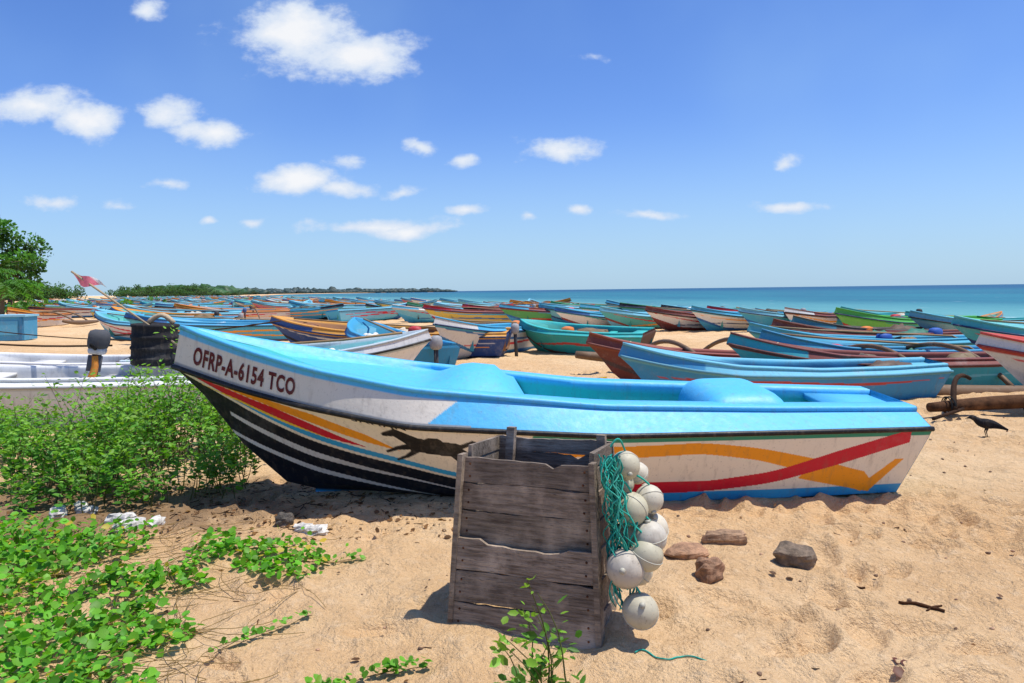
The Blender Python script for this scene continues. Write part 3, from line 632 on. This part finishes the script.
# ------------------------------------------------------------------ left: drum, motor, flag, poles
mb=MB(); prof=[(0,.0),(.27,.0),(.29,.02),(.285,.06),(.30,.075),(.30,.10),(.285,.115),(.285,.2),(.30,.215),(.30,.24),(.285,.255),(.285,.35),(.30,.365),(.30,.39),(.285,.405),(.285,.50),(.30,.515),(.30,.545),(.27,.55),(.25,.53),(0,.53)]
n=36; th=np.linspace(0,2*np.pi,n,endpoint=False); V=[[r*math.cos(a),r*math.sin(a),z] for r,z in prof for a in th]
mb.add(V,[(i*n+j,i*n+(j+1)%n,(i+1)*n+(j+1)%n,(i+1)*n+j) for i in range(len(prof)-1) for j in range(n)],S(42,42,44))
q=np.linspace(0,1,8); mb.tube(np.stack([-.1+.35*q,0*q,.55+.12*np.sin(q*3)],-1),.035,S(190,170,140),6)
obj('plastic_drum',mb.mesh('plastic_drum'),m_plain,(-4.85,10.0,.66),(0,.04,0))
mb=MB()
mb.blob((0,0,.42),(.12,.17,.13),S(78,80,84),18,12,.05,3,flat=3.5); mb.blob((0,0,.28),(.10,.14,.05),S(200,200,200),14,8,flat=4)
mb.tube([(0,0,.28),(0,.02,0),(0,.03,-.3)],[.06,.045,.035],S(60,62,66),8); mb.blob((0,.06,-.34),(.04,.14,.04),S(60,62,66),12,8)
for k in range(3): mb.box((.05*math.cos(k*2.1),.2,-.34+.05*math.sin(k*2.1)),(.09,.01,.05),S(150,150,150),rot=(0,-k*2.1,0))
mb.tube([(0,-.1,.3),(0,-.4,.38)],.02,BLK,6); mb.box((0,-.06,.12),(.16,.05,.2),S(90,90,95))
q=np.linspace(0,1,8); mb.tube(np.stack([.02*np.sin(q*5),-.1+0*q,.22-.45*q],-1),.035+.02*q,S(225,140,50),8)
obj('outboard_motor',mb.mesh('outboard_motor'),m_plain,(-5.35,9.45,.62),(0,.15,.3))
mb=MB(); mb.tube([(-4.45,9.9,.9),(-5.95,10.0,1.93)],.014,S(170,150,120),6)
u=np.linspace(0,1,14);w=np.linspace(0,1,7); U,Wv=np.meshgrid(u,w)
X=-5.95+.1*(Wv)+U*.40; Yv=10.0+.04*np.sin(U*9+Wv*2); Zv=1.93-.07*Wv-U*.14-Wv*.12*(1-U)-.02*np.sin(U*7)
c=np.where((U.ravel()<.65)[:,None],S(240,130,145),S(240,235,230))
mb.add(np.stack([X,Yv,Zv],-1).reshape(-1,3),[(i*14+j,i*14+j+1,(i+1)*14+j+1,(i+1)*14+j) for i in range(6) for j in range(13)],c)
obj('pennant_flag',mb.mesh('pennant_flag'),m_plain)
mb=MB(); 
for (a,b2,r) in [((-8.5,11,1.2),(-4.6,10.2,.95),.008),((-8.5,10.6,1.05),(-5.2,9.6,.95),.014),((-7,13,.9),(-4.2,13.4,1.1),.015)]:
    q=np.linspace(0,1,10)[:,None]; pts=np.array(a)*(1-q)+np.array(b2)*q; pts[:,2]-=.06*np.sin(q[:,0]*np.pi); mb.tube(pts,r,S(130,110,85),6)
obj('bamboo_poles',mb.mesh('bamboo_poles'),m_drift)
mb=MB(); mb.box((0,0,.42),(1.5,1.1,.84),S(70,150,185)); mb.box((0,0,.88),(1.6,1.2,.07),S(140,195,215)); mb.box((0,-.56,.45),(1.1,.03,.5),S(90,170,200))
for sx in(-.65,.65): mb.box((sx,-.57,.42),(.08,.05,.84),S(50,120,160))
obj('ice_box',mb.mesh('ice_box',False),m_paint2,(-18.4,27.0,gz(-18.4,27)),(0,0,.2))
mb=MB(); q=np.linspace(-1,1,21); 
for s,zz in((1,.10),): 
    V=[];F=[]
    for i,a in enumerate(q):
        w_=.17*(1-abs(a)**3); lift=.08*a*a
        V+=[[a*.6,-w_-.0,.12+lift],[a*.6,-w_*.6,.02+lift],[a*.6,w_*.6,.02+lift],[a*.6,w_,.12+lift],[a*.6,w_*.7,.10+lift],[a*.6,-w_*.7,.10+lift]]
    for i in range(20):
        for j in range(6): k=(j+1)%6; F.append((i*6+j,i*6+k,(i+1)*6+k,(i+1)*6+j))
    mb.add(V,F,S(235,190,35))
obj('yellow_plank_float',mb.mesh('yellow_plank_float',False),m_plain,(.88,11.6,gz(.88,11.6)+.0),(0,0,.1))
mb=MB(); q=np.linspace(0,1,18); mb.tube(np.stack([q*2.2,.05*np.sin(q*4),.12+.06*q],-1),.055+.03*np.sin(q*3.1),S(150,120,95),10)
mb.tube(np.stack([.25+.75*q-.1*np.sin(q*3),-.1+.7*q,.1+.34*np.sin(q*2.2)],-1),.035-.01*q,S(105,85,70),8); mb.tube(np.stack([1.3+.6*q,-.1+.9*q,.1+.34*np.sin(q*2.4)],-1),.03,S(105,85,70),8)
mb.tube(np.stack([-.2+.6*q,-.35+.3*q,.05+.05*q],-1),.02,S(90,70,55),6)
for k in (.25,1.3):
    th=np.linspace(0,18,60); mb.tube(np.stack([k+.03*np.sin(th*.3),.0+.1*np.cos(th),.14+.1*np.sin(th)],-1),.009,S(70,90,110),4)
obj('outrigger_float',mb.mesh('outrigger_float'),m_drift,(5.0,8.9,gz(5.4,9)),(0,0,.1))
mb=MB(); CB=S(28,28,32)
def spine(pts,rad,col):
    pts=np.array(pts,float); t=np.linspace(0,1,len(pts)); tt=np.linspace(0,1,26)
    P=np.stack([np.interp(tt,t,pts[:,k]) for k in range(3)],-1); R=np.interp(tt,t,rad)
    k=np.array([1,2,3,2,1.]);k/=k.sum(); 
    Pp=np.pad(P,((2,2),(0,0)),'reflect',reflect_type='odd'); P=np.stack([np.convolve(Pp[:,i],k,'valid') for i in range(3)],-1); mb.tube(P,R,col,12)
spine([(-.235,0,.10),(-.19,0,.12),(-.12,0,.15),(-.06,0,.165),(0,0,.17),(.06,0,.18),(.10,0,.205),(.125,0,.235),(.155,0,.245),(.175,0,.243),(.19,0,.24),(.235,0,.228)],[.012,.02,.038,.055,.062,.056,.042,.032,.031,.022,.011,.002],CB)
for s in(-1,1):
    v=[[.05,s*.05,.20],[.0,s*.066,.20],[-.10,s*.05,.17],[-.22,s*.018,.125],[-.10,s*.058,.135],[.02,s*.064,.15]]
    mb.add(v,[(0,1,2,3,4,5)],CB*.7)
    mb.tube([(-.01,s*.025,.13),(.01,s*.028,.07),(-.005,s*.028,.01)],[.014,.006,.004],CB,6)
    for a in(-.5,0,.5,3.14): mb.tube([(-.005,s*.028,.006),(-.005+.04*math.cos(a),s*.028+.04*math.sin(a),.003)],.003,CB,4)
    mb.blob((.158,s*.028,.25),(.004,.003,.004),S(90,90,90),6,5)
mb.add([[-.2,-.02,.115],[-.2,.02,.115],[-.32,.03,.075],[-.33,0,.07],[-.32,-.03,.075]],[(0,1,2,3,4)],CB)
o=obj('crow',mb.mesh('crow'),m_plain,(4.95,7.75,gz(4.95,7.75)),(0,0,2.9)); o.scale=(.85,)*3
# ------------------------------------------------------------------ trees
def crown(mb,centers,radii,nper,sz,col0,r):
    for c,rad in zip(centers,radii):
        n=nper; d=r.normal(0,1,(n,3)); d/=np.linalg.norm(d,axis=1)[:,None]; rr=r.uniform(.45,1.08,n)[:,None]**.7
        p=np.array(c)+d*rr*np.array([1,1,.75])*rad
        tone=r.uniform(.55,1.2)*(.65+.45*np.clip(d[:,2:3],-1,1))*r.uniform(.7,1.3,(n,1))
        leaf_mesh(mb,p,d+r.normal(0,.7,(n,3)),r.normal(0,1,(n,3))+np.array([0,0,1]),sz*r.uniform(.6,1.3,n),r.uniform(.3,.45,n),np.clip(col0*tone,0.003,1))
def tree(x,y,h,R,seed,col,sz=.34,nc=26,nper=130,name='leafy_tree'):
    r=np.random.default_rng(seed); mb=MB(); th=h*.42
    q=np.linspace(0,1,9); lean=r.uniform(-.1,.1,2)*h
    mb.tube(np.stack([lean[0]*q**2,lean[1]*q**2,th*q],-1),.045*h*(1-.45*q)*.8,S(95,80,65),10)
    cs=[];rs=[]
    for i in range(nc):
        a=r.uniform(0,6.3); rad=R*r.uniform(.1,.85)**.8; z=th*.75+(h-th*.75)*r.uniform(.1,.93)
        k=math.sqrt(max(.15,1-((z-h*.62)/(h*.45))**2)); c=(lean[0]+rad*k*math.cos(a),lean[1]+rad*k*math.sin(a),z); cs.append(c); rs.append(R*r.uniform(.2,.36))
        if i%3==0:
            q2=np.linspace(0,1,6)[:,None]; st=np.array([lean[0],lean[1],th*.95]); mb.tube(st*(1-q2)+np.array(c)*q2+np.array([0,0,.3])*np.sin(q2*3.1),.014*h*(1-.75*q2[:,0]),S(95,80,65),6)
    crown(mb,cs,rs,nper,sz,col,r)
    return obj(name,mb.mesh(name),m_leaf,(x,y,gz(x,y)-.1))
TG=S(84,140,52)*.85
tree(-43.3,59,8.3,3.8,1,TG*1.15,nc=34,nper=170); tree(-47.5,62,8.0,4,2,TG,nc=34,nper=150); tree(-50,55,9.5,4.5,3,TG*.9,nc=24)
tree(-53,78,8,4,4,TG*.9,nper=90); tree(-68,84,9,5,5,TG*.8,nper=90)
def palm(x,y,h,seed):
    r=np.random.default_rng(seed); mb=MB(); q=np.linspace(0,1,9); mb.tube(np.stack([.08*h*q**2,0*q,h*q],-1),.16-.06*q,S(120,105,85),8)
    top=np.array([.08*h,0,h])
    for i in range(20):
        a=r.uniform(0,6.3); up=r.uniform(-.1,1); L=r.uniform(1.7,2.3); q=np.linspace(0,1,12)
        px=top[0]+L*q*math.cos(a);py=L*q*math.sin(a);pz=h+up*L*q*.7-1.1*L*.5*q**2
        pts=np.stack([px,py,pz],-1); mb.tube(pts,.02*(1-.7*q),S(100,120,50),4,False)
        k=6; P=np.repeat(pts[1:],k,0); n=len(P); s=np.where(np.arange(n)%2==0,1,-1)
        d=np.stack([-math.sin(a)*s+.5*math.cos(a),math.cos(a)*s+.5*math.sin(a),-.45+r.uniform(-.2,.2,n)],-1)
        leaf_mesh(mb,P+r.normal(0,.04,(n,3)),d,np.tile([0,0,1.],(n,1))+r.normal(0,.2,(n,3)),r.uniform(.4,.7,n),np.full(n,.07),TG*r.uniform(.7,1.3,(n,1)))
    return obj('palm_tree',mb.mesh('palm_tree'),m_leaf,(x,y,gz(x,y)))
palm(-33.8,49,2.4,3); palm(-36.5,51,3.2,5)
r=np.random.default_rng(9)
mb=MB(); cs=[];rs=[]
for i in range(60): 
    x=-r.uniform(36,75); y=r.uniform(50,80); cs.append((x,y,base_z(np.array(x),np.array(y))+.5)); rs.append(r.uniform(.5,1.2))
crown(mb,cs,rs,70,.3,TG,r); obj('coastal_scrub',mb.mesh('coastal_scrub'),m_leaf)
mb=MB(); haze_green=S(88,112,112)*.75  # blue-grey green with air haze painted into the tree colour
for i in range(900):
    Y=150*(3000/150)**r.uniform(0,1)**.8; sx=float(np.interp(Y,SHY,SHX)); off=r.uniform(45,110)+(60 if Y<500 else 0); X=sx-off if Y>500 else min(sx-off,-.56*Y-r.uniform(0,40))
    if Y<230: X-=15
    h=r.uniform(5,10) if Y>500 else r.uniform(4,10); k=np.clip((Y-150)/1400,0,1); c=(TG*1.0)*(1-k)+haze_green*k  # leaf green fades to the painted haze tint with distance
    z0=-.3
    if Y<700:
        cc=[(X+r.normal(0,2.2),Y+r.normal(0,2),z0+h*r.uniform(.2,.9)) for _ in range(5)]
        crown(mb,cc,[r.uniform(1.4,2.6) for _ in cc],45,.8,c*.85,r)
    else:
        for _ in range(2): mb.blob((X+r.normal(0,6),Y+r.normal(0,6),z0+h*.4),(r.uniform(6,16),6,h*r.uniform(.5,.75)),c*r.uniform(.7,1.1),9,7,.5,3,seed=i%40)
Ys=np.linspace(2600,3000,60)
for Y in Ys:
    X=float(np.interp(Y,SHY,SHX))-15
    for _ in range(3): mb.blob((X-r.uniform(0,60),Y+r.normal(0,10),2),(r.uniform(12,22),8,r.uniform(6,11)*(1 if Y<2960 else .6)),haze_green*r.uniform(.75,1.05),9,7,.5,3,seed=int(Y)%40)
for i in range(80):
    X=r.uniform(-1100,-560); mb.blob((X,2700+r.normal(0,60),3),(25,10,r.uniform(8,16)),haze_green*r.uniform(.75,1.05),9,7,.5,3,seed=i)
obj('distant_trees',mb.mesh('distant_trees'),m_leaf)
# ------------------------------------------------------------------ sun, sky, camera
sv=Vector((.33,-.02,.95)).normalized()
sd=bpy.data.lights.new('sun','SUN'); sd.energy=5.0; sd.angle=math.radians(.5); sd.color=(1,.955,.88)
so=bpy.data.objects.new('sun',sd); scene.collection.objects.link(so); so.rotation_euler=sv.to_track_quat('Z','Y').to_euler()
Wd=N('World',True); scene.world=Wd.m
Wd.m.cycles.sampling_method='MANUAL'; Wd.m.cycles.sample_map_resolution=256
sky=Wd.n('ShaderNodeTexSky',sky_type='NISHITA',sun_disc=False,sun_elevation=math.asin(sv.z),sun_rotation=math.atan2(sv.x,sv.y),air_density=1.0,dust_density=.4,ozone_density=2.0)
tc=Wd.n('ShaderNodeTexCoord').outputs['Generated']; sp=Wd.n('ShaderNodeSeparateXYZ',{0:tc})
yy=Wd.ma('MAXIMUM',sp.outputs[1],.05); px=Wd.ma('DIVIDE',sp.outputs[0],yy); pz=Wd.ma('DIVIDE',sp.outputs[2],yy)
vec=Wd.n('ShaderNodeCombineXYZ',{0:px,1:pz}).outputs[0]
nz=Wd.n('ShaderNodeTexNoise',{'Vector':Wd.n('ShaderNodeMapping',{0:vec,3:(1,1.5,1)}).outputs[0],'Scale':15,'Detail':8,'Roughness':.62}); n1=nz.outputs[0]
wn=Wd.n('ShaderNodeTexNoise',{'Vector':vec,'Scale':9,'Detail':3}).outputs[1]
off=Wd.n('ShaderNodeVectorMath',{0:Wd.n('ShaderNodeVectorMath',{0:wn,1:(.5,.5,.5)},operation='SUBTRACT').outputs[0],1:(.05,.05,0)},operation='MULTIPLY').outputs[0]
vec2=Wd.n('ShaderNodeVectorMath',{0:vec,1:off},operation='ADD').outputs[0]
CL=[(300,34,74,36,1.5),(365,52,62,28,1.5),(40,106,52,20,1.3),(85,116,46,18,1.3),(175,112,38,17,1.3),(212,130,44,14,1.3),(420,146,17,10,1),(462,160,15,8,1),(560,148,36,13,.9),(788,167,18,11,1),(790,210,30,6,.9),(300,182,50,14,1.3),(345,192,32,9,1.1),(350,165,20,7,.7),(375,226,75,7,.9),(415,230,45,7,1),(400,196,16,5,.8),(165,184,18,5,.7),(120,204,17,6,.6),(52,200,26,8,.6),(212,218,10,4,.8),(255,219,14,5,.8),(468,214,17,5,.8),(530,219,9,4,.7),(645,215,34,5,.8),(582,211,11,5,.8),(155,4,22,15,1),(595,52,16,5,.6)]
acc=None
for (cx,cy,a,b2,st) in CL:
    u=cx-512; X=u/740; Z=-(cy-(290.4-.0124*u))/740
    d=Wd.n('ShaderNodeVectorMath',{0:vec2,1:(740/a,740/b2,0),2:(-X*740/a,-Z*740/b2,0)},operation='MULTIPLY_ADD').outputs[0]
    l=Wd.n('ShaderNodeVectorMath',{0:d},operation='LENGTH').outputs['Value']
    k=Wd.ma('MULTIPLY_ADD',l,-st,st)
    acc=k if acc is None else Wd.ma('MAXIMUM',acc,k)
raw=Wd.ma('ADD',Wd.ma('MAXIMUM',acc,-1),Wd.ma('MULTIPLY',Wd.ma('SUBTRACT',n1,.48),2.9))
dens=Wd.ma('MULTIPLY',Wd.ramp(raw,-.15,.75),Wd.ramp(sp.outputs[1],.05,.2))
hz=Wd.ma('MULTIPLY',Wd.ramp(Wd.noise(tc,2.2,4,.5),.42,.75),.3)
hs=Wd.n('ShaderNodeHueSaturation',{'Saturation':1.14,'Value':1.0,'Color':sky.outputs[0]}).outputs[0]
tint=Wd.mix(1,hs,(1.0,1.17,1.66),'MULTIPLY')
hor=Wd.ma('SUBTRACT',1,Wd.ramp(sp.outputs[2],-.02,.24))
tint=Wd.mix(Wd.ma('MULTIPLY',hor,.72),tint,(4.0,6.4,8.6))
c=Wd.mix(hz,tint,(3.4,5.8,9.2)); 
shade=Wd.mix(Wd.ramp(raw,.5,1.5),(7.0,7.9,9.3),(9.4,9.5,9.7))
c=Wd.mix(Wd.ma('MULTIPLY',dens,.96),c,shade)
bg=Wd.n('ShaderNodeBackground',{0:c,1:.1}).outputs[0]; Wd.n('ShaderNodeOutputWorld',{0:bg})
cd=bpy.data.cameras.new('camera'); cam=bpy.data.objects.new('camera',cd); scene.collection.objects.link(cam); scene.camera=cam
cd.sensor_width=36; cd.lens=740/1024*36; cd.clip_start=.05; cd.clip_end=150000; cd.shift_y=-(341.5-290.4)/1024
cam.location=(0,0,1.6); cam.rotation_euler=(Matrix.Rotation(math.radians(90),3,'X')@Matrix.Rotation(-.0124,3,'Z')).to_euler()
